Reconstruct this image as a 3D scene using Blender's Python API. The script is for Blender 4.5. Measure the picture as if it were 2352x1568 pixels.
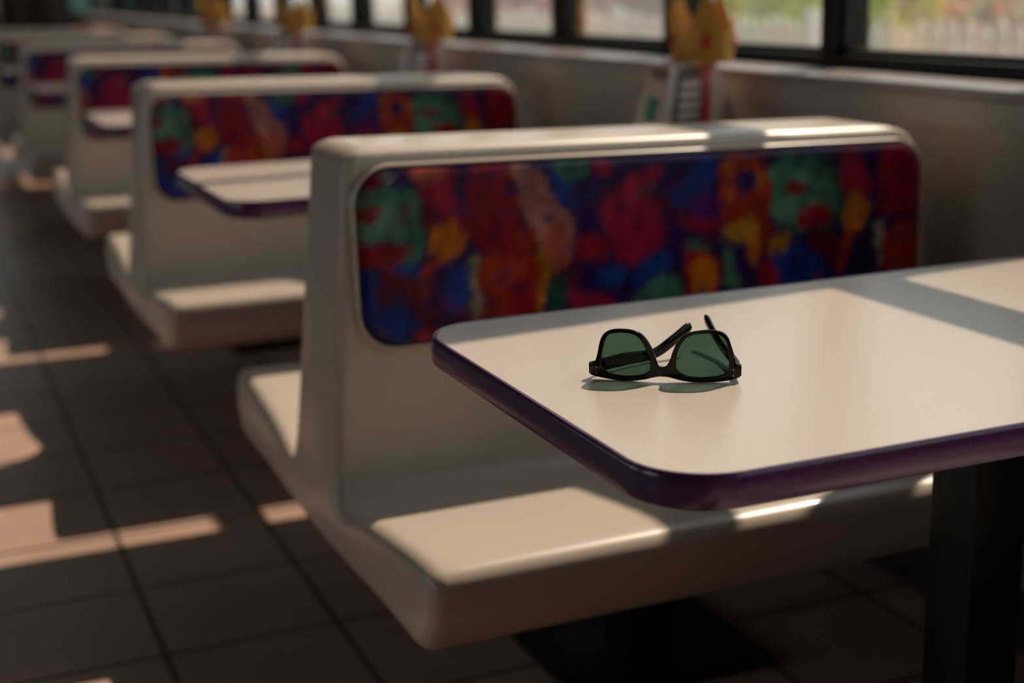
import bpy, bmesh, math, random
from mathutils import Vector, Matrix, noise
random.seed(7)
S = bpy.context.scene
C = S.collection
for o in list(bpy.data.objects): bpy.data.objects.remove(o, do_unlink=True)

# ---------------------------------------------------------------- camera, sky, sun, exposure
F_PX, PITCH, YAW, ROLL = 3264.4, -0.2460, -0.3972, -0.0226
fw = Vector((-math.sin(YAW)*math.cos(PITCH), math.cos(YAW)*math.cos(PITCH), math.sin(PITCH)))
rt = Vector((math.cos(YAW), math.sin(YAW), 0)); up = rt.cross(fw)
r2 = rt*math.cos(ROLL) + up*math.sin(ROLL); u2 = -rt*math.sin(ROLL) + up*math.cos(ROLL)
cam = bpy.data.cameras.new('camera'); camo = bpy.data.objects.new('camera', cam); C.objects.link(camo)
M = Matrix((r2, u2, -fw)).transposed().to_4x4(); M.translation = Vector((-0.5092, -2.0190, 1.1281))
camo.matrix_world = M
cam.sensor_width = 36.0; cam.lens = 36.0*F_PX/2352; cam.clip_start = 0.02
cam.dof.use_dof = True; cam.dof.focus_distance = 1.37; cam.dof.aperture_fstop = 2.8
S.camera = camo

w = bpy.data.worlds.new('sky'); S.world = w; w.use_nodes = True
nt = w.node_tree; bg = nt.nodes['Background']
bg.inputs[0].default_value = (0.80, 0.86, 0.88, 1); bg.inputs[1].default_value = 0.82
sl = bpy.data.lights.new('sun', 'SUN'); so = bpy.data.objects.new('sun', sl); C.objects.link(so)
SUN = Vector((-0.70, -0.38, -1.0)).normalized()
so.rotation_euler = SUN.to_track_quat('-Z', 'Y').to_euler(); so.location = (4, 2, 6)
sl.energy = 3.9; sl.angle = math.radians(0.6); sl.color = (1.0, 0.80, 0.64)
S.view_settings.view_transform = 'Standard'; S.view_settings.look = 'None'
S.view_settings.exposure = 1.35; S.view_settings.gamma = 1.0; S.view_settings.use_curve_mapping = False

# ---------------------------------------------------------------- helpers
def mat(name, col, rough=0.5, spec=0.5, metal=0.0, noise_amt=0.0, noise_scale=8.0, coat=0.0, bump=0.0, bump_scale=200.0, vcol=None):
    m = bpy.data.materials.new(name); m.use_nodes = True; n = m.node_tree.nodes; l = m.node_tree.links
    b = n['Principled BSDF']; b.inputs['Base Color'].default_value = (*col, 1); b.inputs['Roughness'].default_value = rough
    b.inputs['Specular IOR Level'].default_value = spec; b.inputs['Metallic'].default_value = metal; b.inputs['Coat Weight'].default_value = coat
    tc = n.new('ShaderNodeTexCoord')
    if noise_amt:
        t = n.new('ShaderNodeTexNoise'); t.inputs['Scale'].default_value = noise_scale; t.inputs['Detail'].default_value = 6
        l.new(tc.outputs['Object'], t.inputs['Vector'])
        mx = n.new('ShaderNodeMixRGB'); mx.inputs[1].default_value = (*[c*(1-noise_amt) for c in col], 1); mx.inputs[2].default_value = (*[min(1, c*(1+noise_amt)) for c in col], 1)
        l.new(t.outputs['Fac'], mx.inputs[0]); l.new(mx.outputs[0], b.inputs['Base Color'])
    if vcol:
        a = n.new('ShaderNodeVertexColor'); a.layer_name = vcol
        t = n.new('ShaderNodeTexNoise'); t.inputs['Scale'].default_value = 22; t.inputs['Detail'].default_value = 5
        l.new(tc.outputs['Object'], t.inputs['Vector'])
        r = n.new('ShaderNodeMapRange'); r.inputs['To Min'].default_value = 0.55; r.inputs['To Max'].default_value = 1.4
        l.new(t.outputs['Fac'], r.inputs['Value'])
        mx = n.new('ShaderNodeVectorMath'); mx.operation = 'SCALE'
        l.new(a.outputs['Color'], mx.inputs[0]); l.new(r.outputs['Result'], mx.inputs['Scale']); l.new(mx.outputs[0], b.inputs['Base Color'])
    if bump:
        t2 = n.new('ShaderNodeTexNoise'); t2.inputs['Scale'].default_value = bump_scale; t2.inputs['Detail'].default_value = 3
        l.new(tc.outputs['Object'], t2.inputs['Vector'])
        bp = n.new('ShaderNodeBump'); bp.inputs['Strength'].default_value = bump; bp.inputs['Distance'].default_value = 0.002
        l.new(t2.outputs['Fac'], bp.inputs['Height']); l.new(bp.outputs['Normal'], b.inputs['Normal'])
    return m

def thin_glass(name, tint, gloss=0.06, rough=0.02, gmax=0.6):
    m = bpy.data.materials.new(name); m.use_nodes = True; n = m.node_tree.nodes; l = m.node_tree.links
    for x in list(n): n.remove(x)
    o = n.new('ShaderNodeOutputMaterial'); t = n.new('ShaderNodeBsdfTransparent'); t.inputs[0].default_value = (*tint, 1)
    g = n.new('ShaderNodeBsdfGlossy'); g.inputs['Roughness'].default_value = rough
    lw = n.new('ShaderNodeLayerWeight'); lw.inputs['Blend'].default_value = 0.35
    mr = n.new('ShaderNodeMapRange'); mr.inputs['To Min'].default_value = gloss; mr.inputs['To Max'].default_value = gmax
    l.new(lw.outputs['Fresnel'], mr.inputs['Value'])
    mx = n.new('ShaderNodeMixShader'); l.new(mr.outputs[0], mx.inputs[0]); l.new(t.outputs[0], mx.inputs[1]); l.new(g.outputs[0], mx.inputs[2]); l.new(mx.outputs[0], o.inputs[0])
    return m

def thing(name, label, cat, loc=(0,0,0), rz=0.0, group=None):
    o = bpy.data.objects.new(name, None); C.objects.link(o); o.location = loc; o.rotation_euler = (0,0,rz); o.empty_display_size = 0.1
    o['label'] = label; o['category'] = cat
    if group: o['group'] = group
    return o
def tag(o, label, cat, group=None):
    o['label'] = label; o['category'] = cat
    if group: o['group'] = group
    return o
def obj(name, bm, m, parent=None, smooth=True, loc=None):
    bmesh.ops.recalc_face_normals(bm, faces=bm.faces[:])
    me = bpy.data.meshes.new(name); bm.to_mesh(me); bm.free(); me.materials.append(m)
    o = bpy.data.objects.new(name, me); C.objects.link(o)
    if smooth:
        me.shade_smooth()
        try: me.set_sharp_from_angle(angle=math.radians(38))
        except Exception: pass
    if parent: o.parent = parent
    if loc: o.location = loc
    return o
def struct(name, bm, m, parent=None, smooth=False):
    o = obj(name, bm, m, parent, smooth)
    if not parent: o['kind'] = 'structure'
    return o
def dup(root, loc, rz=0.0, label=None):
    r = root.copy(); C.objects.link(r); r.location = loc; r.rotation_euler = (0,0,rz)
    if label: r['label'] = label
    for ch in list(root.children):
        c = ch.copy(); C.objects.link(c); c.parent = r
        for g in list(ch.children):
            d = g.copy(); C.objects.link(d); d.parent = c
    return r
def box(bm, x0, x1, y0, y1, z0, z1, bev=0.0, seg=2):
    t = bmesh.new(); bmesh.ops.create_cube(t, size=1)
    for v in t.verts: v.co = Vector((x0+(v.co.x+.5)*(x1-x0), y0+(v.co.y+.5)*(y1-y0), z0+(v.co.z+.5)*(z1-z0)))
    if bev: bmesh.ops.bevel(t, geom=t.edges[:], offset=bev, segments=seg, affect='EDGES', profile=0.5)
    me = bpy.data.meshes.new('t'); t.to_mesh(me); t.free(); bm.from_mesh(me); bpy.data.meshes.remove(me)
    return bm
def B(*a, **k): return box(bmesh.new(), *a, **k)
def loft(bm, rings, cap=True, closed=True):
    R = [[bm.verts.new(p) for p in r] for r in rings]; n = len(R[0])
    for a, b in zip(R[:-1], R[1:]):
        for i in range(n if closed else n-1):
            j = (i+1) % n; bm.faces.new((a[i], a[j], b[j], b[i]))
    if cap: bm.faces.new(R[0]); bm.faces.new(R[-1])
    return bm
def tube(bm, pts, radii, n=10, flat=None):
    """round (or flattened) bar along points; flat = (vertical scale, sideways scale) per point"""
    rings = []
    for i, p in enumerate(pts):
        p = Vector(p); a = Vector(pts[max(0, i-1)]); b = Vector(pts[min(len(pts)-1, i+1)]); t = (b-a).normalized()
        s = t.cross(Vector((0,0,1))).normalized() if abs(t.z) < .99 else Vector((1,0,0)); v = s.cross(t).normalized()
        ru, rs = radii[i] if isinstance(radii[i], tuple) else (radii[i], radii[i])
        rings.append([p + v*ru*se(math.sin(k*2*math.pi/n)) + s*rs*se(math.cos(k*2*math.pi/n)) for k in range(n)])
    return loft(bm, rings)
def se(x, e=0.75): return math.copysign(abs(x)**e, x)
def smooth_poly(pts, it=2, closed=True):
    for _ in range(it):
        q = []; n = len(pts)
        for i in range(n if closed else n-1):
            a = pts[i]; b = pts[(i+1) % n]
            q += [tuple(.75*u+.25*v for u, v in zip(a, b)), tuple(.25*u+.75*v for u, v in zip(a, b))]
        pts = q
    return pts
def rrect(x0, x1, y0, y1, r, n=8):
    out = []
    for cx, cy, a0 in ((x1-r, y1-r, 0), (x0+r, y1-r, 90), (x0+r, y0+r, 180), (x1-r, y0+r, 270)):
        for k in range(n+1):
            a = math.radians(a0 + 90*k/n); out.append((cx + r*math.cos(a), cy + r*math.sin(a)))
    return out

# ---------------------------------------------------------------- materials
CREAM = mat('moulded cream fibreglass', (0.67, 0.585, 0.485), rough=0.31, noise_amt=0.05, noise_scale=5, coat=0.15)
LAM = mat('cream laminate', (0.66, 0.575, 0.50), rough=0.22, spec=0.8, noise_amt=0.06, noise_scale=900, bump=0.06, bump_scale=1400)
PURPLE = mat('purple vinyl edging', (0.085, 0.028, 0.135), rough=0.22, noise_amt=0.25, noise_scale=14, spec=0.75)
STEEL = mat('black painted steel', (0.008, 0.009, 0.006), rough=0.45, spec=0.3)
FRAME = mat('dark window aluminium', (0.007, 0.008, 0.006), rough=0.5, spec=0.25)
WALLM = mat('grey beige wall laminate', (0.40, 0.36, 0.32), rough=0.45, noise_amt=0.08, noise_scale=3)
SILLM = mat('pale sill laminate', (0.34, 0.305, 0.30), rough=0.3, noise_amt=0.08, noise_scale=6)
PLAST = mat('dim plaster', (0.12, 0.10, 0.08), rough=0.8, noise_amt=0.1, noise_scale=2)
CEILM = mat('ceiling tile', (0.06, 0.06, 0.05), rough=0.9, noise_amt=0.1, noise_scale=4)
GLASS = thin_glass('window glass', (0.97, 0.98, 0.97), 0.03)

def tile_mat():
    m = mat('brown quarry floor tile', (0.3, 0.2, 0.15), rough=0.42, spec=0.28); n = m.node_tree.nodes; l = m.node_tree.links; b = n['Principled BSDF']
    tc = n.new('ShaderNodeTexCoord'); mp = n.new('ShaderNodeMapping')
    T = 0.3115; mp.inputs['Location'].default_value = (0.1947/T, -0.3308/T, 0); mp.inputs['Scale'].default_value = (1/T, 1/T, 1)
    l.new(tc.outputs['Object'], mp.inputs['Vector'])
    br = n.new('ShaderNodeTexBrick'); br.offset = 0; br.squash = 1
    br.inputs['Scale'].default_value = 1; br.inputs['Brick Width'].default_value = 1; br.inputs['Row Height'].default_value = 1
    br.inputs['Mortar Size'].default_value = 0.022; br.inputs['Mortar Smooth'].default_value = 0.3
    br.inputs['Color1'].default_value = (0.52, 0.345, 0.265, 1); br.inputs['Color2'].default_value = (0.57, 0.38, 0.29, 1); br.inputs['Mortar'].default_value = (0.10, 0.08, 0.06, 1)
    l.new(mp.outputs[0], br.inputs['Vector'])
    ns = n.new('ShaderNodeTexNoise'); ns.inputs['Scale'].default_value = 5; ns.inputs['Detail'].default_value = 6; l.new(tc.outputs['Object'], ns.inputs['Vector'])
    mr = n.new('ShaderNodeMapRange'); mr.inputs['To Min'].default_value = 0.75; mr.inputs['To Max'].default_value = 1.25; l.new(ns.outputs['Fac'], mr.inputs['Value'])
    sc = n.new('ShaderNodeVectorMath'); sc.operation = 'SCALE'; l.new(br.outputs['Color'], sc.inputs[0]); l.new(mr.outputs[0], sc.inputs['Scale']); l.new(sc.outputs[0], b.inputs['Base Color'])
    bp = n.new('ShaderNodeBump'); bp.inputs['Strength'].default_value = 0.6; bp.inputs['Distance'].default_value = 0.003; bp.invert = True
    l.new(br.outputs['Fac'], bp.inputs['Height']); l.new(bp.outputs[0], b.inputs['Normal'])
    return m

# ---------------------------------------------------------------- room shell
XL, XR, YN, YF, ZC = -4.6, 1.31, -4.4, 12.0, 2.95
struct('floor', B(XL, XR+.1, YN, YF, -.1, 0), tile_mat())
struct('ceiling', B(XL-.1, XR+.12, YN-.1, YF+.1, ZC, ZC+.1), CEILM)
# window-side wall: lower wall, thicker band under the ledge, ledge, frames above
bm = B(1.165, 1.42, YN, YF, 0, .873)
struct('wall_right', bm, WALLM)
struct('trim_1', B(1.145, 1.42, YN, YF, .873, .925, bev=.004), WALLM)
struct('trim_2', B(1.140, 1.42, YN, YF, .925, .943, bev=.006), SILLM)
struct('baseboard_right', B(1.150, 1.166, YN, YF, 0, .10, bev=.003), mat('dark rubber base', (0.03,0.028,0.024), .5))
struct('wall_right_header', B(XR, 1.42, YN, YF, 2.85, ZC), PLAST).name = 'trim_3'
struct('transom', B(1.31, 1.40, YN, YF, 1.821, 1.857, bev=.003), FRAME).name = 'trim_4'
struct('frame_base', B(1.305, 1.40, YN, YF, .943, .970, bev=.003), FRAME).name = 'trim_5'
MY = [.555 + .69*k for k in range(-7, 17)]
wn = 1
for a, b in zip(MY[:-1], MY[1:]):
    y0, y1 = a+.025, b-.025
    fr = bmesh.new()
    box(fr, 1.33, 1.36, y0, y0+.012, .970, 1.82); box(fr, 1.33, 1.36, y1-.012, y1, .970, 1.82)
    box(fr, 1.33, 1.36, y0+.012, y1-.012, .970, .982); box(fr, 1.33, 1.36, y0+.012, y1-.012, 1.806, 1.82)
    o = struct('window_%d' % wn, fr, FRAME); struct('pane', B(1.342, 1.346, y0+.012, y1-.012, .982, 1.806), GLASS, o); wn += 1
mtn = 6
for y in MY:
    struct('trim_%d' % mtn, B(1.31, 1.40, y-.025, y+.025, .970, 1.822, bev=.003), FRAME); mtn += 1
# tall fixed lights above the transom, wide bays
DIMGLASS = thin_glass('added sun-dimming grey glass', (0.45, 0.44, 0.43), 0.03)  # grey tint added to the far upper panes to weaken the sun there
for y0, y1 in ((YN, -.95), (-.95, 2.32), (2.32, 4.75), (4.75, YF)):
    o = struct('window_%d' % wn, B(1.33, 1.36, y0, y0+.02, 1.857, 2.85), FRAME); struct('pane', B(1.342, 1.346, y0+.02, y1, 1.857, 2.85), DIMGLASS if y0 > 4 else GLASS, o); wn += 1
# unseen sloping beams, added to cast shadow bands across the tables
for y, wd in ((.095, .088), (1.53, .045), (3.45, .05), (5.1, .05), (-1.7, .06)):
    rb = bmesh.new(); xs = (-1.9, 2.3); z = lambda x: 2.46 + (1.25-x)*.26
    loft(rb, [[(x, y-wd/2, z(x)-.03), (x, y+wd/2, z(x)-.03), (x, y+wd/2, z(x)+.03), (x, y-wd/2, z(x)+.03)] for x in xs])
    struct('trim_%d' % mtn, rb, FRAME); mtn += 1
# left wall with unseen windows added for fill light, near wall, far wall
lw_ = bmesh.new(); wins = [(-1.4, .2), (1.4, 3.0), (4.2, 5.8)]
box(lw_, XL-.1, XL, YN, YF, 0, .75); box(lw_, XL-.1, XL, YN, YF, 2.0, ZC); ys = [YN] + [v for a in wins for v in a] + [YF]
for a, b in zip(ys[::2], ys[1::2]): box(lw_, XL-.1, XL, a, b, .75, 2.0)
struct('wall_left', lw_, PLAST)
for a, b in wins:
    fr = bmesh.new(); box(fr, XL-.07, XL-.03, a, a+.05, .75, 2.0); box(fr, XL-.07, XL-.03, b-.05, b, .75, 2.0); box(fr, XL-.07, XL-.03, a+.05, b-.05, .75, .80); box(fr, XL-.07, XL-.03, a+.05, b-.05, 1.95, 2.0)
    o = struct('window_%d' % wn, fr, FRAME); struct('pane', B(XL-.052, XL-.048, a+.05, b-.05, .80, 1.95), GLASS, o); wn += 1
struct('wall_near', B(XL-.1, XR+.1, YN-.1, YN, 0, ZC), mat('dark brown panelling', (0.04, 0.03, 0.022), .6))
fwm = bmesh.new(); box(fwm, XL-.1, XR+.1, YF, YF+.1, 0, .92); box(fwm, XL-.1, XR+.1, YF, YF+.1, 2.3, ZC)
fys = [(-4.7, -1.6), (.42, .98), (1.25, 1.45)]
for a, b in fys: box(fwm, a, b, YF, YF+.1, .92, 2.3)
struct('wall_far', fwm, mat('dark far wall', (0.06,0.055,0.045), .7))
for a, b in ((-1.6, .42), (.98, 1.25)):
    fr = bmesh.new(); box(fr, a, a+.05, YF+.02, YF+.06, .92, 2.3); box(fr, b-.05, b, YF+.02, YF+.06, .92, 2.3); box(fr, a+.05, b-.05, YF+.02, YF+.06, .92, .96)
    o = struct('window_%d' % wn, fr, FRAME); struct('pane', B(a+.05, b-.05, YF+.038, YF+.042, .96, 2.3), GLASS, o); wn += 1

# ---------------------------------------------------------------- booth benches
PERIOD = 1.6765
def bench_profile():
    half = [(0,.910),(.045,.910),(.078,.9095),(.090,.9055),(.0965,.898),(.0972,.889),(.0945,.878),(.0945,.84),(.0955,.79),(.098,.73),(.101,.66),(.103,.58),(.104,.50),(.108,.45),(.117,.418),(.132,.402),(.152,.398),
            (.18,.404),(.22,.416),(.28,.428),(.36,.438),(.44,.447),(.49,.4505),(.515,.4495),(.530,.443),(.5375,.430),(.5375,.415),(.533,.39),(.522,.362),(.505,.341),(.487,.330),(.465,.326),(.42,.326),(.33,.326),(.2,.320),(.1,.316)]
    # camera side is -y
    a = [(-y, z) for y, z in half]; b = [(y, z) for y, z in half[1:]]
    return a + [(0,.315)] + b[::-1]
def xwarp(x, y, z, L=1.085):
    k = max(0, z-.4); xl = .1*k; xr = L - .035*k/.5
    t = x/L
    r = .075; zt = .910
    if z > zt-r: xr -= r - math.sqrt(max(0, r*r - (z-(zt-r))**2))
    rl = .022
    if z > zt-rl: xl += rl - math.sqrt(max(0, rl*rl - (z-(zt-rl))**2))
    X = xl + t*(xr-xl)
    Z = z - .020*t*k/.5
    return (X, y, Z)
def make_shell():
    P = bench_profile(); n = len(P); L = 1.085; r = .020
    nor = []
    for i in range(n):
        a = P[i-1]; b = P[(i+1) % n]; tx, tz = b[0]-a[0], b[1]-a[1]; d = math.hypot(tx, tz)
        nor.append((tz/d, -tx/d))
    area = sum(P[i][0]*P[(i+1)%n][1]-P[(i+1)%n][0]*P[i][1] for i in range(n))
    sg = 1 if area > 0 else -1
    st = []
    for k in range(7): a = math.pi/2*k/6; st.append((r*(1-math.cos(a)), r*(1-math.sin(a))))
    xs = [(s, d) for s, d in st] + [(L*k/24, 0) for k in range(1, 24)] + [(L-s, d) for s, d in reversed(st)]
    rings = [[xwarp(x, p[0]-sg*q[0]*d, p[1]-sg*q[1]*d) for p, q in zip(P, nor)] for x, d in xs]
    return loft(bmesh.new(), rings)
# -- painted pattern of the back panels: [colour, x mm, z mm, ...] shapes, painted in order
POLYS=[["g",54,853,145,853,153,820,155,742,95,743,49,757],
["lg",85,829,126,822,126,782,81,782],
["lg",53,806,82,799,83,773,51,772],
["r",61,825,99,823,93,801,62,801],
["r",49,772,92,779,136,779,132,747,68,744,48,750],
["r",68,874,99,876,105,858,69,854],
["w",97,881,108,879,116,862,101,865],
["r",142,890,214,885,233,818,226,769,190,806,158,819,150,846],
["or",142,890,193,886,189,861,146,862],
["m",169,858,206,855,225,792,190,808],
["n",209,885,237,883,238,844,232,800,211,819],
["dr",154,841,172,829,180,800,156,775],
["o",188,808,228,771,209,748,185,741,164,746,154,780],
["ro",155,744,185,744,173,720,162,694,152,673,148,678],
["b",49,746,90,735,83,676,44,658],
["b",95,743,155,740,154,722,117,723],
["dr",81,743,149,722,157,672,184,635,165,637,116,690],
["b",69,682,127,682,151,639,90,630],
["r",42,669,67,635,94,620,55,625],
["m",128,644,170,646,174,615,131,620],
["b",192,725,223,740,221,661,185,676],
["r",232,884,299,879,304,798,320,742,226,753,230,804],
["ro",289,880,306,874,317,811,304,798,293,835],
["pk",299,881,340,872,359,826,398,791,388,745,382,711,350,714,338,754,309,798],
["s",338,782,383,783,385,736,382,709,350,714],
["b",350,878,399,850,404,795,364,807],
["g",357,887,420,882,419,844,374,840],
["m",422,875,476,872,460,846,429,848],
["ro",223,747,338,741,352,705,338,633,225,637],
["r",288,709,332,704,331,637,281,642],
["ro",299,778,331,773,338,741,303,739],
["w",223,745,247,745,239,704,232,636,222,637],
["y",330,744,348,747,357,704,341,640,333,641,344,703],
["dg",354,707,390,705,386,635,346,633],
["m",434,804,473,826,512,853,551,862,525,818,544,769,555,730,525,704,472,712,454,753],
["r",393,759,454,756,459,715,393,722],
["m",387,680,446,671,472,642,386,635],
["b",420,702,486,703,459,668,433,680],
["n",468,803,481,802,480,786,467,787],
["b",605,859,645,861,638,809,576,785,554,797],
["g",507,819,528,829,533,817,512,807],
["m",549,778,555,744,528,709,488,708,488,750],
["p",589,808,646,808,649,770,600,760],
["m",568,774,638,771,644,751,581,752],
["b",488,703,557,730,568,705,515,676,488,665],
["g",584,727,617,741,634,711,590,715],
["g",488,657,563,698,582,655,582,638,488,636],
["r",579,721,648,714,652,633,582,640],
["o",593,712,639,708,642,641,596,646],
["g",650,726,676,709,685,654,657,640],
["ro",645,868,731,857,741,789,746,727,707,687,695,727,656,735,649,784],
["n",671,823,709,844,713,808,693,800],
["o",648,858,673,856,668,833,648,846],
["o",712,830,729,841,724,810,710,806],
["y",653,750,688,767,720,759,723,729,678,724,656,731],
["o",657,815,676,811,674,797,660,800],
["dg",728,858,875,853,881,728,792,728,751,742],
["g",734,848,858,844,865,742,792,736,754,741,741,801],
["lg",750,793,793,790,800,757,757,749],
["lg",760,829,847,818,831,789,815,813,769,816],
["r",773,816,812,814,809,790,776,791],
["r",788,753,805,772,855,768,853,738,798,735],
["y",743,730,777,735,764,711,738,693],
["b",735,696,786,724,838,682,863,656,766,636],
["r",715,691,729,702,769,645,725,640],
["o",695,732,715,730,724,697,707,684],
["dr",807,727,875,726,871,666,838,682],
["r",869,858,923,855,945,766,905,794,878,786],
["m",876,840,921,837,935,786,901,799],
["n",920,855,953,853,954,778,934,802],
["r",950,860,1020,858,1050,732,943,743,950,785],
["o",905,796,944,756,920,727,896,719,878,731,876,771],
["ro",875,731,902,724,883,664,866,656],
["w",941,736,971,733,958,693,951,642],
["ro",965,734,1062,733,1069,631,955,642]]
PAL = dict(**{'or': (.80,.17,.10)}, g=(.045,.17,.105), lg=(.10,.24,.16), dg=(.012,.055,.04), r=(.24,.006,.016), dr=(.085,.005,.012), m=(.30,.010,.040), n=(.022,.007,.085), b=(.004,.036,.24),
           p=(.07,.010,.13), o=(.52,.15,.004), ro=(.34,.028,.008), y=(.42,.20,.006), pk=(.36,.15,.12), s=(.42,.09,.065), w=(.30,.27,.20))
SH = []
for P_ in POLYS:
    pts = smooth_poly([(P_[i], P_[i+1]) for i in range(1, len(P_), 2)], 1)
    SH.append((PAL[P_[0]], pts, min(p[0] for p in pts), max(p[0] for p in pts), min(p[1] for p in pts), max(p[1] for p in pts)))
def inside(x, y, pts):
    c = False; n = len(pts); j = n-1
    for i in range(n):
        xi, yi = pts[i]; xj, yj = pts[j]
        if (yi > y) != (yj > y) and x < (xj-xi)*(y-yi)/(yj-yi)+xi: c = not c
        j = i
    return c
def paint(x, z, shift=0, flip=False):
    a = Vector((0,0,0)); rr = random.Random(int(x*7919+z*104729*13))
    for k in range(5): a += paint1(x+rr.gauss(0,.0035), z+rr.gauss(0,.0045), shift, flip)
    return a/5
def paint1(x, z, shift=0, flip=False):
    """x, z in metres"""
    x = x*1000 + shift; z = z*1000
    if x > 1080: x -= 1020
    if flip: z = 1500 - z
    v = Vector((x*.02, z*.02, shift*.1)); x += 10*noise.noise(v) + 8*noise.noise(v*3.1) + 5*noise.noise(v*9); z += 10*noise.noise(v+Vector((9,3,1))) + 8*noise.noise(v*3.1+Vector((5,5,5))) + 7*noise.noise(v*8+Vector((2,5,5)))
    col = Vector((.020,.007,.075)) if noise.noise(Vector((x*.012, z*.012, 3))) > -.22 else Vector((.07,.008,.035))
    for c, pts, x0, x1, z0, z1 in SH:
        if x0 <= x <= x1 and z0 <= z <= z1 and inside(x, z, pts): col = Vector(c)
    k = noise.noise(Vector((x*.05, z*.02, 7))); m1 = noise.noise(Vector((x*.045, z*.03, 17))); m2 = noise.noise(Vector((x*.03, z*.06, 27)))
    if m1 > .38: col = col.lerp(Vector((.26,.010,.03)), min(1, (m1-.32)*2.2))
    if m2 > .25: col = col.lerp(Vector((.01,.02,.10)), min(1, (m2-.25)*2.4))
    return col*(1+.6*k)
def panel_mesh(shift, flip=False):
    # moulded upholstered panel: rounded rectangle in x-z that bulges towards -y; returns bmesh with painted colours
    x0, x1, z0, z1 = .058, 1.040, .622, .883; r = .055; nx, nz = 230, 66
    bm = bmesh.new(); lay = bm.verts.layers.float_color.new('paint'); grid = []
    def sdf(x, z):
        cx, cz = (x0+x1)/2, (z0+z1)/2; qx = abs(x-cx)-(x1-x0)/2+r; qz = abs(z-cz)-(z1-z0)/2+r
        return -(math.hypot(max(qx,0), max(qz,0)) + min(max(qx,qz),0) - r)
    for j in range(nz+1):
        row = []
        for i in range(nx+1):
            u = i/nx; v = j/nz
            # snap the outline to the rounded rectangle
            x = x0+u*(x1-x0); z = z0+v*(z1-z0)
            dz = min(z-z0, z1-z); ins = 0
            if dz < r: ins = r - math.sqrt(max(0, r*r-(r-dz)**2))
            x = x0+ins+u*(x1-x0-2*ins)
            d = max(0, sdf(x, z)); e = .014
            h = .017*math.sqrt(max(0, 1-(1-min(1, d/e))**2)) + .002
            yb = -(.0995 - (z-.62)*.030)
            zz = z - .020*((x-.05)/1.0)*(z-.4)/.5
            vv = bm.verts.new((x, yb - h, zz)); c = paint(x, zz, shift, flip); vv[lay] = (c.x, c.y, c.z, 1); row.append(vv)
        grid.append(row)
    for j in range(nz):
        for i in range(nx): bm.faces.new((grid[j][i], grid[j][i+1], grid[j+1][i+1], grid[j+1][i]))
    # back closure
    rim = grid[0] + [g[-1] for g in grid[1:]] + grid[-1][::-1][1:] + [g[0] for g in grid[1:-1]][::-1]
    bk = []
    for v in rim:
        q = bm.verts.new((v.co.x, v.co.y+.012, v.co.z)); q[lay] = v[lay]; bk.append(q)
    for i in range(len(rim)):
        j = (i+1) % len(rim)
        try: bm.faces.new((rim[i], bk[i], bk[j], rim[j]))
        except ValueError: pass
    bm.faces.new(bk)
    return bm
def lip_mesh():
    # raised cream moulding that rings the panel
    bm = bmesh.new(); prof = [(0,0),(0,.0115),(.0025,.0135),(.006,.0135),(.0085,.011),(.0095,0)]
    rings = []
    o0 = rrect(.058, 1.040, .622, .883, .055, 10)
    n = len(o0)
    for i in range(n):
        a = Vector(o0[i-1]); b = Vector(o0[(i+1)%n]); t = (b-a).normalized(); nn = Vector((t.y, -t.x)); p = Vector(o0[i])
        ring = []
        for off, h in prof:
            q = p + nn*(off*.7-.001); z = q.y; x = q.x
            ring.append((x, -(.0985-(z-.62)*.030)-h, z - .020*((x-.05)/1.0)*(z-.4)/.5))
        rings.append(ring)
    R = [[bm.verts.new(p) for p in r_] for r_ in rings]
    for i in range(n):
        A_, B_ = R[i], R[(i+1)%n]
        for k in range(len(prof)):
            m_ = (k+1) % len(prof); bm.faces.new((A_[k], A_[m_], B_[m_], B_[k]))
    return bm
PANEL = mat('printed vinyl', (0.2,0.02,0.03), rough=0.27, vcol='paint', spec=0.22)
def pedestal(x):
    bm = B(x-.045, x+.045, -.045, .045, .012, .322, bev=.004)
    return bm
def make_bench(label, shift, flip=False):
    t = thing('booth_bench', label, 'bench', (0,0,0), 0, 'double-sided booth benches in a row')
    obj('seat_shell', make_shell(), CREAM, t)
    p = obj('back_panel', panel_mesh(shift, flip), PANEL, t); p['label'] = 'multicoloured painterly red, blue, green and orange back panel'
    m = obj('panel_moulding', lip_mesh(), CREAM, t)
    q = p.copy(); C.objects.link(q); q.parent = t; q.rotation_euler = (0,0,math.pi); q.location = (1.098,0,0)
    q2 = m.copy(); C.objects.link(q2); q2.parent = t; q2.rotation_euler = (0,0,math.pi); q2.location = (1.098,0,0)
    for x in (.20, .565, .90):
        if x == .565: obj('pedestal', pedestal(x), STEEL, t)
    bmf = B(.38, .75, -.16, .16, 0, .012, bev=.003); obj('floor_plate', bmf, STEEL, t)
    bmf = B(.12, .97, -.03, .03, .296, .318, bev=.003); obj('support_rail', bmf, STEEL, t)
    return t
b0 = make_bench('nearest cream double-sided booth bench with painterly red and blue back panel', 0)
BL = {1: 'second nearest cream booth bench, with the orange diamond on its panel partly behind a table',
      3: 'cream booth bench fourth from the camera, a thin band above the third',
      }
b1 = dup(b0, (-0.014, PERIOD, 0), 0, BL[1])
b2 = make_bench('third cream booth bench from the camera, its panel blue with a red blob at left', 300)
b2.location = (.010, 2*PERIOD+.04, 0)
b3 = dup(b2, (-.03, 3*PERIOD, 0), 0, BL[3])
b4 = dup(b0, (-.05, 4*PERIOD, 0), 0, 'cream booth bench fifth from the camera, near the far end of the row')
b5 = dup(b2, (-.06, 5*PERIOD, 0), 0, 'farthest cream booth bench of the row, by the dark far wall')

bm1 = dup(b0, (0, -PERIOD, 0), 0, 'cream booth bench behind the camera, on the near side of the sunglasses table')

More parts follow.
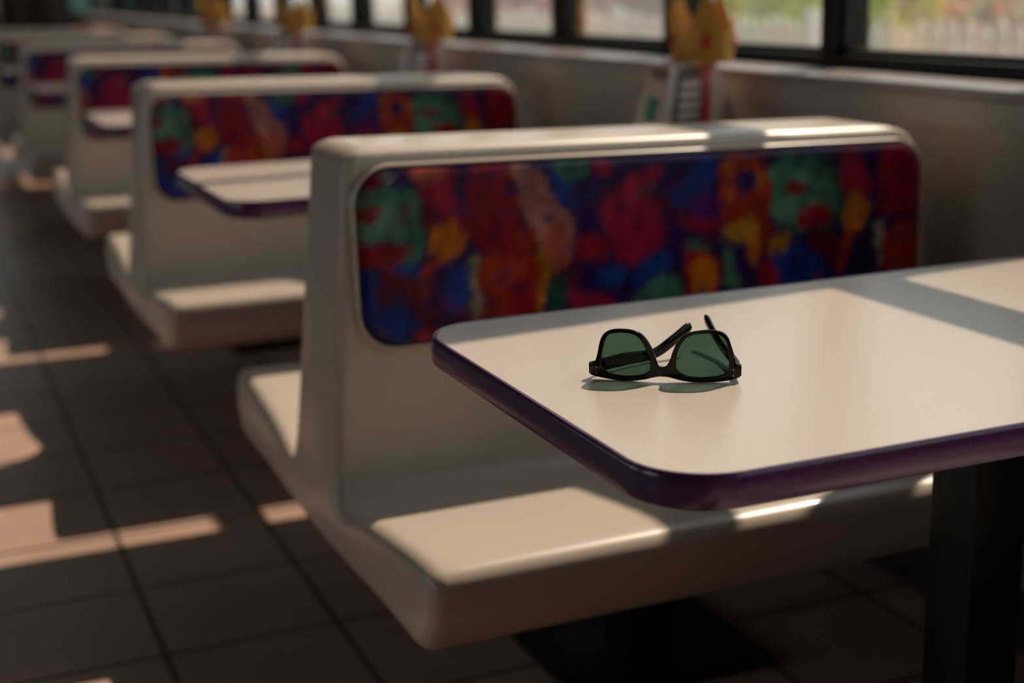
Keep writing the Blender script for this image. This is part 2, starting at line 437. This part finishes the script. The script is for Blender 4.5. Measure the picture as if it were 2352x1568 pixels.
# ---------------------------------------------------------------- tables
TX0, TX1, TY0, TY1 = 0.0, 1.132, -.294, .294
def make_table(label):
    t = thing('booth_table', label, 'table', (0,0,0), 0, 'purple-edged booth tables')
    def outline(off, z, n=10): return [(x, y, z) for x, y in rrect(TX0-off, TX1+off, TY0-off, TY1+off, .072+off, n)]
    obj('tabletop', loft(bmesh.new(), [outline(-.012, .7245), outline(-.0032, .7245), outline(-.0032, .7490), outline(-.0042, .7500)]), LAM, t)
    # edging strip: slightly bulging closed band around the top
    prof = [(-.0030,.7488),(-.0020,.7503),(-.0004,.7506),(.0008,.7496),(.0018,.7450),(.0024,.7350),(.0018,.7250),(.0006,.7208),(-.0014,.7200),(-.0110,.7205),(-.0110,.7240),(-.0030,.7243)]
    bm = bmesh.new(); R = [[bm.verts.new(p) for p in outline(a, z, 14)] for a, z in prof]; n = len(R[0])
    for k in range(len(R)):
        A_, B_ = R[k], R[(k+1) % len(R)]
        for i in range(n): bm.faces.new((A_[i], A_[(i+1)%n], B_[(i+1)%n], B_[i]))
    e = obj('edge_band', bm, PURPLE, t); e['label'] = 'dark purple vinyl edge band'
    obj('underside', loft(bmesh.new(), [outline(-.012, .7150), outline(-.010, .7240)]), STEEL, t)
    obj('post', B(.533, .608, -.0375, .0375, .010, .716, bev=.003), STEEL, t)
    obj('top_plate', B(.37, .77, -.16, .16, .707, .7155, bev=.002), STEEL, t)
    obj('base_plate', B(.35, .79, -.22, .22, 0, .012, bev=.004), STEEL, t)
    return t
t0 = make_table('nearest purple-edged cream booth table, with black sunglasses on it')
t0.location = (0, -.8135, 0)
t1 = dup(t0, (.02, .8630, 0), 0, 'purple-edged table between the nearest and second booth benches')
t2 = dup(t0, (.03, .8630+PERIOD+.06, 0), 0, 'purple-edged table between the second and third booth benches')
t3 = dup(t0, (.0, .8630+2*PERIOD+.12, 0), 0, 'purple-edged table between the third and fourth booth benches')
t4 = dup(t0, (-.02, .8630+3*PERIOD+.15, 0), 0, 'purple-edged table between the fourth and fifth booth benches')

# ---------------------------------------------------------------- sunglasses
BLK = mat('glossy black acetate', (0.006, 0.007, 0.006), rough=0.10, spec=0.22)
LENS = thin_glass('green tinted lens', (0.27, 0.40, 0.335), 0.006, 0.01, 0.12)
CHR = mat('dull metal rivet', (0.35, 0.33, 0.30), rough=0.35, metal=1.0)
OUT=[(-73.6,6.6),(-73.2,13.3),(-71.7,17.4),(-68.2,18.5),(-67.2,19.6),(-65.1,27.9),(-63.5,37.1),(-61.0,44.3),(-57.0,48.4),(-51.1,51.4),(-42.2,52.4),(-33.3,52.1),(-25.4,50.0),(-20.0,46.6),(-15.6,41.1),(-11.7,34.0),(-8.7,26.0),(-6.7,19.9),(-5.2,16.3),(-2.8,15.4),(-0.3,15.4),(2.2,16.2),(4.1,19.6),(6.0,24.2),(8.2,31.4),(11.8,39.6),(16.7,45.7),(23.4,49.9),(31.2,51.8),(40.9,52.7),(48.6,52.3),(54.4,50.9),(59.3,47.5),(62.2,42.6),(64.3,35.6),(66.8,27.5),(68.9,18.5),(71.8,17.5),(73.4,10.5),(73.3,5.4),(68.6,3.8),(60.9,2.0),(51.2,0.8),(37.5,0.3),(27.8,0.6),(19.9,1.6),(12.0,3.4),(6.1,5.1),(1.2,5.9),(-4.7,5.9),(-9.6,5.0),(-17.5,2.7),(-27.4,0.9),(-37.4,0.3),(-47.3,0.6),(-55.3,1.5),(-63.3,2.7),(-69.3,3.6),(-72.8,5.0)]
L1=[(-61.4,21.8),(-60.1,30.0),(-58.6,37.2),(-56.0,44.4),(-52.1,47.5),(-43.2,48.7),(-34.3,48.6),(-27.4,46.4),(-22.5,42.0),(-18.5,34.9),(-15.6,26.8),(-13.6,20.8),(-13.3,14.6),(-15.1,10.0),(-19.5,7.3),(-27.4,5.8),(-37.4,5.1),(-47.3,5.6),(-55.3,8.0),(-59.2,11.5),(-61.0,15.6)]
L2=[(11.2,17.2),(11.4,23.3),(13.3,32.5),(16.7,40.2),(21.5,45.3),(28.3,48.2),(37.0,49.1),(45.7,49.1),(52.5,47.9),(56.9,44.5),(59.9,38.5),(61.4,30.5),(62.1,22.4),(61.7,14.3),(59.8,9.7),(56.0,7.5),(49.2,6.1),(37.5,5.3),(26.7,5.8),(19.9,7.4),(14.9,10.1),(12.0,13.7)]
def wrap(u, v, w):   # gentle face curve of the front; local x = along the frame, y = away from the viewer side, z = up (metres)
    return (u/1000, (w + 7.0*(abs(u)/73)**2.2)/1000, v/1000)
def frame_mesh():
    bm = bmesh.new(); o = smooth_poly(OUT, 1); a = smooth_poly(L1, 2); b = smooth_poly(L2, 2)
    def inset(pts, d):
        n = len(pts); res = []; ar = sum(pts[i][0]*pts[(i+1)%n][1]-pts[(i+1)%n][0]*pts[i][1] for i in range(n)); s = 1 if ar > 0 else -1
        for i in range(n):
            p, q = pts[i-1], pts[(i+1)%n]; tx, ty = q[0]-p[0], q[1]-p[1]; L = math.hypot(tx, ty); res.append((pts[i][0]-s*ty/L*d, pts[i][1]+s*tx/L*d))
        return res
    def layer(w, do, dl):
        loops = []
        for pts, d in ((o, do), (a, -dl), (b, -dl)):
            vs = [bm.verts.new((p[0], w, p[1])) for p in (inset(pts, d) if d else pts)]; loops.append(vs)
        return loops
    Ls = [layer(-1.9, .7, .6), layer(-1.5, .2, .15), layer(-.9, 0, 0), layer(1.6, 0, 0), layer(2.4, .5, .4)]
    for A_, B_ in zip(Ls[:-1], Ls[1:]):
        for p, q in zip(A_, B_):
            for i in range(len(p)): bm.faces.new((p[i], p[(i+1)%len(p)], q[(i+1)%len(p)], q[i]))
    for Lx in (Ls[0], Ls[-1]):
        es = []
        for lp in Lx:
            for i in range(len(lp)):
                e = bm.edges.get((lp[i], lp[(i+1)%len(lp)])); es.append(e)
        bmesh.ops.triangle_fill(bm, use_beauty=True, use_dissolve=False, edges=es)
    for v in bm.verts: v.co = Vector(wrap(v.co.x, v.co.z, v.co.y))
    return bm
def lens_mesh(pts):
    pts = smooth_poly(pts, 2); cx = sum(p[0] for p in pts)/len(pts); cz = sum(p[1] for p in pts)/len(pts); bm = bmesh.new()
    def ring(k, w): return [bm.verts.new(wrap(cx+(p[0]-cx)*k, cz+(p[1]-cz)*k, w - 1.6*(1-k*k))) for p in pts]
    ks = (1.02, .75, .5, .25); F = [ring(k, .1) for k in ks]; n = len(pts)
    for A_, B_ in zip(F[:-1], F[1:]):
        for i in range(n): bm.faces.new((A_[i], A_[(i+1)%n], B_[(i+1)%n], B_[i]))
    c = bm.verts.new(wrap(cx, cz, .1-1.6))
    for i in range(n): bm.faces.new((F[-1][i], F[-1][(i+1)%n], c))
    return bm
GY = math.atan2(-.536, .8442)
g = thing('sunglasses', 'black sunglasses with green lenses lying upside down on the near table', 'sunglasses', (.1405, -.85, .7500), GY)
obj('frame_front', frame_mesh(), BLK, g)
for nm, pts in (('lens', L1), ('lens', L2)):
    lo = obj(nm, lens_mesh(pts), LENS, g); lo['label'] = 'dark green tinted lens'
    sm = lo.modifiers.new('thick', 'SOLIDIFY'); sm.thickness = .0004
def bez(P, n=26):
    # Catmull-Rom through points
    out = []; Q = [P[0]] + P + [P[-1]]
    for i in range(1, len(Q)-2):
        for k in range(n//(len(P)-1)+1):
            t = k/(n//(len(P)-1)+1); p0, p1, p2, p3 = (Vector(q) for q in Q[i-1:i+3])
            out.append(.5*((2*p1)+(-p0+p2)*t+(2*p0-5*p1+4*p2-p3)*t*t+(-p0+3*p1-3*p2+p3)*t**3))
    out.append(Vector(P[-1])); return out
def temple(P, hs, th=(2.1, 1.8)):
    pts = bez([tuple(c/1000 for c in p) for p in P]); n = len(pts); rad = []
    for i in range(n):
        f = i/(n-1)*(len(hs)-1); a = int(min(f, len(hs)-2)); h = hs[a]+(hs[a+1]-hs[a])*(f-a); rad.append((h/2000, (th[0]+(th[1]-th[0])*i/(n-1))/1000))
    rad[-1] = (rad[-1][0]*.6, rad[-1][1]*.6); rad[-2] = (rad[-2][0]*.9, rad[-2][1]*.9)
    return tube(bmesh.new(), pts, rad, n=16)
obj('temple', temple([(-71.5, 9, 10.5), (-66, 22, 9.5), (-44, 48, 9.5), (-16, 78, 8), (3, 93, 18.5), (20.5, 113, 30)], [12.5, 13, 14, 11, 11.5, 12.5], (2.1, 2.6)), BLK, g)
obj('temple', temple([(71.5, 9, 11), (70, 26, 11), (65, 52, 11), (56.5, 82, 12.5), (46, 112, 20), (35, 145, 32)], [13, 13, 12, 10, 9.5, 10.5], (2.1, 3.0)), BLK, g)
for s in (-1, 1):
    obj('hinge_block', B(s*.0712-.0028, s*.0712+.0028, .0055, .0125, .0060, .0165, bev=.0006), BLK, g)
    for z in (.0070, .0128):
        bm = bmesh.new(); bmesh.ops.create_cone(bm, cap_ends=True, segments=12, radius1=.0008, radius2=.0008, depth=.0008, matrix=Matrix.Translation((s*.0665, .0037, z)) @ Matrix.Rotation(math.pi/2, 4, 'X'))
        obj('rivet', bm, CHR, g)

# ---------------------------------------------------------------- paper crowns on three-sided table cards
GOLD = mat('gold printed card', (0.62, 0.32, 0.045), rough=0.45, noise_amt=0.15, noise_scale=18)
REDJ = mat('red printed spot', (0.55, 0.05, 0.02), rough=0.5)
WCARD = mat('white printed card', (0.52, 0.44, 0.40), rough=0.55, noise_amt=0.1, noise_scale=9)
DKRED = mat('dark brown print', (0.09, 0.035, 0.025), rough=0.5, noise_amt=0.3, noise_scale=30)
REDP = mat('red print', (0.42, 0.02, 0.02), rough=0.5)
TEAL = mat('teal print', (0.02, 0.22, 0.16), rough=0.5, noise_amt=0.4, noise_scale=40)
ORP = mat('orange print', (0.65, 0.22, 0.01), rough=0.5)
BRN = mat('brown print', (0.22, 0.12, 0.07), rough=0.5)
def crown_mesh():
    n = 60; R = .078; bm = bmesh.new(); rings = [[], [], [], []]
    for i in range(n):
        a = 2*math.pi*i/n; ph = (i*5/n) % 1; h = .060 + .088*max(0, 1-abs(ph-.5)*2)**1.1
        for k, (rr, z) in enumerate(((R*.93, 0), (R*1.04, h), (R*1.04-.0012, h), (R*.93-.0012, .0))):
            rings[k].append((rr*math.cos(a), rr*math.sin(a)*.8, z))
    Rv = [[bm.verts.new(p) for p in r_] for r_ in rings]
    for k in range(4):
        for i in range(n): bm.faces.new((Rv[k][i], Rv[k][(i+1)%n], Rv[(k+1)%4][(i+1)%n], Rv[(k+1)%4][i]))
    return bm
def crown_spots(t):
    for i in range(5):
        bm = bmesh.new()
        a = 2*math.pi*(i+.5)/5; c = Vector((.0805*math.cos(a), .0805*math.sin(a)*.8, .045)); nrm = Vector((math.cos(a)*.8, math.sin(a), .1)).normalized()
        m = Matrix.Translation(c) @ nrm.to_track_quat('Z', 'Y').to_matrix().to_4x4() @ Matrix.Diagonal((.011, .017, .002, 1))
        bmesh.ops.create_uvsphere(bm, u_segments=12, v_segments=6, radius=1, matrix=m)
        obj('red_spot', bm, REDJ, t)
def face_quad(a, b, u0, u1, v0, v1, off=.0008, sk=0.0, zb=0.0, zt=.21, rb=.162, rt_=.080, th=.0006):
    """flat print on side face from angle a to b of the three-sided card"""
    def P(u, v, o):
        u = u*(.72+.28*v) + sk*v; r = rb+(rt_-rb)*v; A_ = Vector((r*math.cos(a), r*math.sin(a), zb+(zt-zb)*v)); B_ = Vector((r*math.cos(b), r*math.sin(b), zb+(zt-zb)*v))
        m = (math.cos((a+b)/2), math.sin((a+b)/2)); return A_.lerp(B_, u) + Vector((m[0]*o, m[1]*o, o*.4))
    bm = bmesh.new(); vs = [bm.verts.new(P(u, v, o)) for o in (0.0002, off) for u, v in ((u0,v0),(u1,v0),(u1,v1),(u0,v1))]
    for f in ((0,1,2,3),(7,6,5,4),(0,4,5,1),(1,5,6,2),(2,6,7,3),(3,7,4,0)): bm.faces.new([vs[i] for i in f])
    return bm
AN = [math.radians(d) for d in (-132, -12, 108)]
def make_tent(label):
    t = thing('table_card', label, 'sign', (0,0,0), 0, 'three-sided promotional cards on the booth tables')
    def ring(r): return lambda z: [(r*math.cos(a), r*math.sin(a), z) for a in AN]
    obj('card_body', loft(bmesh.new(), [ring(.162)(0), ring(.080)(.21)]), WCARD, t, smooth=False)
    a0, a1, a2 = AN
    # left-facing side (a2 -> a0): teal and brown pictures; front side (a0 -> a1): dark burger poster with red border
    LA, LB = a2, a0+2*math.pi
    obj('brown_banner', face_quad(LA, LB, .15, .95, .84, .96), BRN, t)
    obj('teal_picture', face_quad(LA, LB, .30, .78, .42, .66), TEAL, t)
    obj('teal_picture', face_quad(LA, LB, .25, .80, .12, .36), TEAL, t)
    p = obj('poster', face_quad(a0, a1, .03, .56, .05, .97, sk=.12), DKRED, t); p['label'] = 'dark brown poster with pale lettering and a red border'
    for v in (.80, .70, .60, .50): obj('letter_line', face_quad(a0, a1, .12, .48, v-.03, v+.03, off=.0016, sk=.12), WCARD, p)
    obj('burger_picture', face_quad(a0, a1, .06, .50, .08, .28, off=.0016, sk=.12), ORP, p)
    obj('red_stripe', face_quad(a0, a1, .56, .74, .02, .98, sk=.12), REDP, t)
    return t
def make_crown(label):
    t = thing('paper_crown', label, 'crown', (0,0,0), 0, 'gold paper crowns on top of the table cards')
    obj('crown_band', crown_mesh(), GOLD, t); crown_spots(t)
    return t
CX, CY, CR = 1.005, .645, math.radians(-120-36+72)
ord_ = ['nearest', 'second nearest', 'third nearest', 'farthest']
tent0 = crown0 = None
for k in range(4):
    loc = (CX+.0*k, CY + k*PERIOD, .7505)
    l1_ = '%s white three-sided card with teal and brown prints, standing on a booth table' % ord_[k]
    l2_ = '%s gold paper crown with red spots, on top of a white table card' % ord_[k]
    if k == 0:
        tent0 = make_tent(l1_); tent0.location = loc; crown0 = make_crown(l2_); crown0.location = (loc[0]+.055, loc[1], .9605); crown0.rotation_euler.z = CR
    else:
        dup(tent0, loc, 0, l1_); dup(crown0, (loc[0]+.055, loc[1], .9605), CR+math.radians(14*k), l2_)

# ---------------------------------------------------------------- far end of the room
WOOD = mat('very dark brown wood', (0.030, 0.012, 0.005), rough=0.6)
bm = bmesh.new()
t = thing('cabinet', 'very dark brown tall cabinet standing at the far end', 'cabinet', (.58, 11.3, 0))
obj('body', B(-.24, .24, -.22, .22, .06, 1.9, bev=.006), WOOD, t); obj('door', B(-.225, -.005, -.242, -.22, .1, 1.86, bev=.004), WOOD, t); obj('door', B(.005, .225, -.242, -.22, .1, 1.86, bev=.004), WOOD, t)
obj('plinth', B(-.22, .22, -.2, .2, 0, .06), STEEL, t)
ORG = mat('orange brown vinyl', (0.42, 0.14, 0.05), rough=0.5)
t = thing('round_stool', 'orange-brown padded stool beside the dark cabinet', 'stool', (1.0, 10.3, 0))
bm = bmesh.new(); bmesh.ops.create_cone(bm, cap_ends=True, segments=32, radius1=.17, radius2=.17, depth=.07, matrix=Matrix.Translation((0,0,.845))); bmesh.ops.bevel(bm, geom=[e for e in bm.edges if len(e.link_faces)==2 and e.calc_face_angle()>1], offset=.02, segments=3, affect='EDGES')
obj('seat', bm, ORG, t); bm = bmesh.new(); tube(bm, [(0,0,.02),(0,0,.81)], [.025,.025], 14); obj('post', bm, STEEL, t)
bm = bmesh.new(); bmesh.ops.create_cone(bm, cap_ends=True, segments=32, radius1=.19, radius2=.15, depth=.02, matrix=Matrix.Translation((0,0,.01))); obj('base', bm, STEEL, t)

# ---------------------------------------------------------------- outdoors
GR = mat('pale paving', (0.31, 0.275, 0.235), rough=0.9, noise_amt=0.2, noise_scale=.6)
struct('ground', B(1.42, 90, -60, 160, -.16, -.06), GR)
struct('ground', B(-60, XL-.1, -30, 60, -.16, -.06), GR)
WH = mat('white painted timber', (0.80, 0.76, 0.70), rough=0.6, noise_amt=0.05)
def fence(y0, y1, label):
    t = thing('picket_fence', label, 'fence', (4.6, y0, -.06), 0, 'white picket fence panels outside')
    bm = bmesh.new(); y = .06
    while y < y1-y0-.06:
        h = .90 + random.uniform(-.03, .03); wd = .040
        loft(bm, [[(0, y-wd, 0), (.018, y-wd, 0), (.018, y-wd, h), (0, y-wd, h)], [(0, y, 0), (.018, y, 0), (.018, y, h+.05), (0, y, h+.05)], [(0, y+wd, 0), (.018, y+wd, 0), (.018, y+wd, h), (0, y+wd, h)]])
        y += .125
    obj('pickets', bm, WH, t, smooth=False)
    obj('rail', B(.018, .05, 0, y1-y0, .22, .29), WH, t); obj('rail', B(.018, .05, 0, y1-y0, .70, .77), WH, t)
    obj('post', B(.018, .10, 0, .09, 0, 1.0, bev=.005), WH, t)
nf = ['by the nearest window', 'second from the nearest window', 'third from the nearest window', 'fourth from the nearest window', 'fifth from the nearest window', 'sixth from the nearest window', 'farthest one']
for k in range(7): fence(.2+k*2.6, 2.8+k*2.6, 'white outdoor picket fence panel, '+nf[k])
def shrub(x, y, r, h, leaf, bloom, label, cat='shrub', frac=0.0):
    t = thing('garden_shrub' if not frac else 'flowering_shrub', label, cat, (x, y, -.06), 0, 'shrubs behind the white fence')
    rnd = random.Random(int(x*100+y*31)); bm = bmesh.new(); bb = bmesh.new()
    for i in range(1500):
        d = Vector((rnd.gauss(0,1), rnd.gauss(0,1), rnd.gauss(0,1))).normalized()*rnd.uniform(.6,1)**.5
        lump = 1+.22*noise.noise(d*2.3+Vector((x,y,0)))
        p = Vector((d.x*r*lump, d.y*r*lump, h*.55+d.z*h*.48*lump)); s = rnd.uniform(.03,.06)
        if p.z < .02: continue
        e1 = Vector((rnd.uniform(-1,1), rnd.uniform(-1,1), rnd.uniform(-1,1))).normalized()*s; e2 = e1.orthogonal().normalized()*s*.6
        tgt = bb if rnd.random() < frac else bm
        vs = [tgt.verts.new(p+q) for q in (-e1, -e2, e1, e2)]; tgt.faces.new(vs)
    obj('foliage', bm, leaf, t, smooth=False)
    if frac: obj('blossom', bb, bloom, t, smooth=False)
    else: bb.free()
    st = bmesh.new()
    for k in range(5):
        a = k*1.26; tube(st, [(.03*math.cos(a), .03*math.sin(a), 0), (r*.5*math.cos(a), r*.5*math.sin(a), h*.6)], [.015, .006], 7)
    obj('stems', st, WOOD, t)
LEAF = mat('yellow green leaves', (0.33, 0.40, 0.05), rough=0.6, noise_amt=0.35, noise_scale=3)
LEAF2 = mat('grey green leaves', (0.30, 0.36, 0.16), rough=0.6, noise_amt=0.3, noise_scale=3)
DUSK = mat('dusky purple leaves', (0.30, 0.20, 0.20), rough=0.6, noise_amt=0.3, noise_scale=3)
PINK = mat('salmon pink blossom', (0.72, 0.30, 0.25), rough=0.6, noise_amt=0.2)
for x, y, r, h, lf, fr, lb in (
    (6.2, 6.6, .50, 1.30, LEAF, 0, 'bright yellow-green shrub behind the fence, at the left of the nearest pane'),
    (6.3, 5.42, .60, 1.25, LEAF2, .55, 'salmon-pink flowering shrub behind the fence, at the top right of the nearest pane'),
    (6.2, 8.35, .62, 1.20, LEAF, 0, 'yellow-green shrub behind the fence, seen in the pane beside the nearest paper crown'),
    (6.1, 13.4, .85, 1.35, DUSK, .35, 'dusky pink flowering shrub farther along the fence, seen in the fourth pane')):
    shrub(x, y, r, h, lf, PINK, lb, frac=fr)
def hedge(x0, x1, y0, y1, h, label):
    rnd = random.Random(int(x0*10+y0)); bm = bmesh.new()
    box(bm, x0+.25, x1-.25, y0+.25, y1-.25, -.06, h-.2)
    for i in range(5000):
        f = rnd.random(); x = rnd.uniform(x0, x1); y = rnd.uniform(y0, y1); z = rnd.uniform(0, h)
        if f < .3: x = rnd.choice((x0+.1, x1-.1))
        elif f < .8: y = rnd.choice((y0+.1, y1-.1))
        else: z = h-.1
        p = Vector((x, y, z)) + Vector((rnd.gauss(0,.08), rnd.gauss(0,.08), rnd.gauss(0,.08))); s = rnd.uniform(.10, .2)
        e1 = Vector((rnd.uniform(-1,1), rnd.uniform(-1,1), rnd.uniform(-1,1))).normalized()*s; e2 = e1.orthogonal().normalized()*s*.6
        bm.faces.new([bm.verts.new(p+q) for q in (-e1, -e2, e1, e2)])
    tag(obj('hedge', bm, DARKLEAF, smooth=False), label, 'hedge')
DARKLEAF = mat('dark teal green leaves', (0.035, 0.085, 0.065), rough=0.7, noise_amt=0.4, noise_scale=1)
hedge(-9, 5.0, 24, 26, 3.4, 'tall dark green hedge outside beyond the far end of the room')
# pale outbuilding across the yard
BW = mat('pinkish render', (0.50, 0.40, 0.36), rough=0.9, noise_amt=0.12, noise_scale=.8)
t = thing('outbuilding', 'pinkish rendered building across the yard beyond the windows', 'building', (17, 20, -.06))
obj('wall', B(0, 6, -24, 26, 0, 4.2), BW, t, smooth=False); obj('roof', B(-.4, 6.4, -24.4, 26.4, 4.2, 4.45), WOOD, t, smooth=False)
for k in range(6): obj('window', B(-.04, 0, -20+k*7, -17.6+k*7, 1.2, 2.8), FRAME, t, smooth=False)
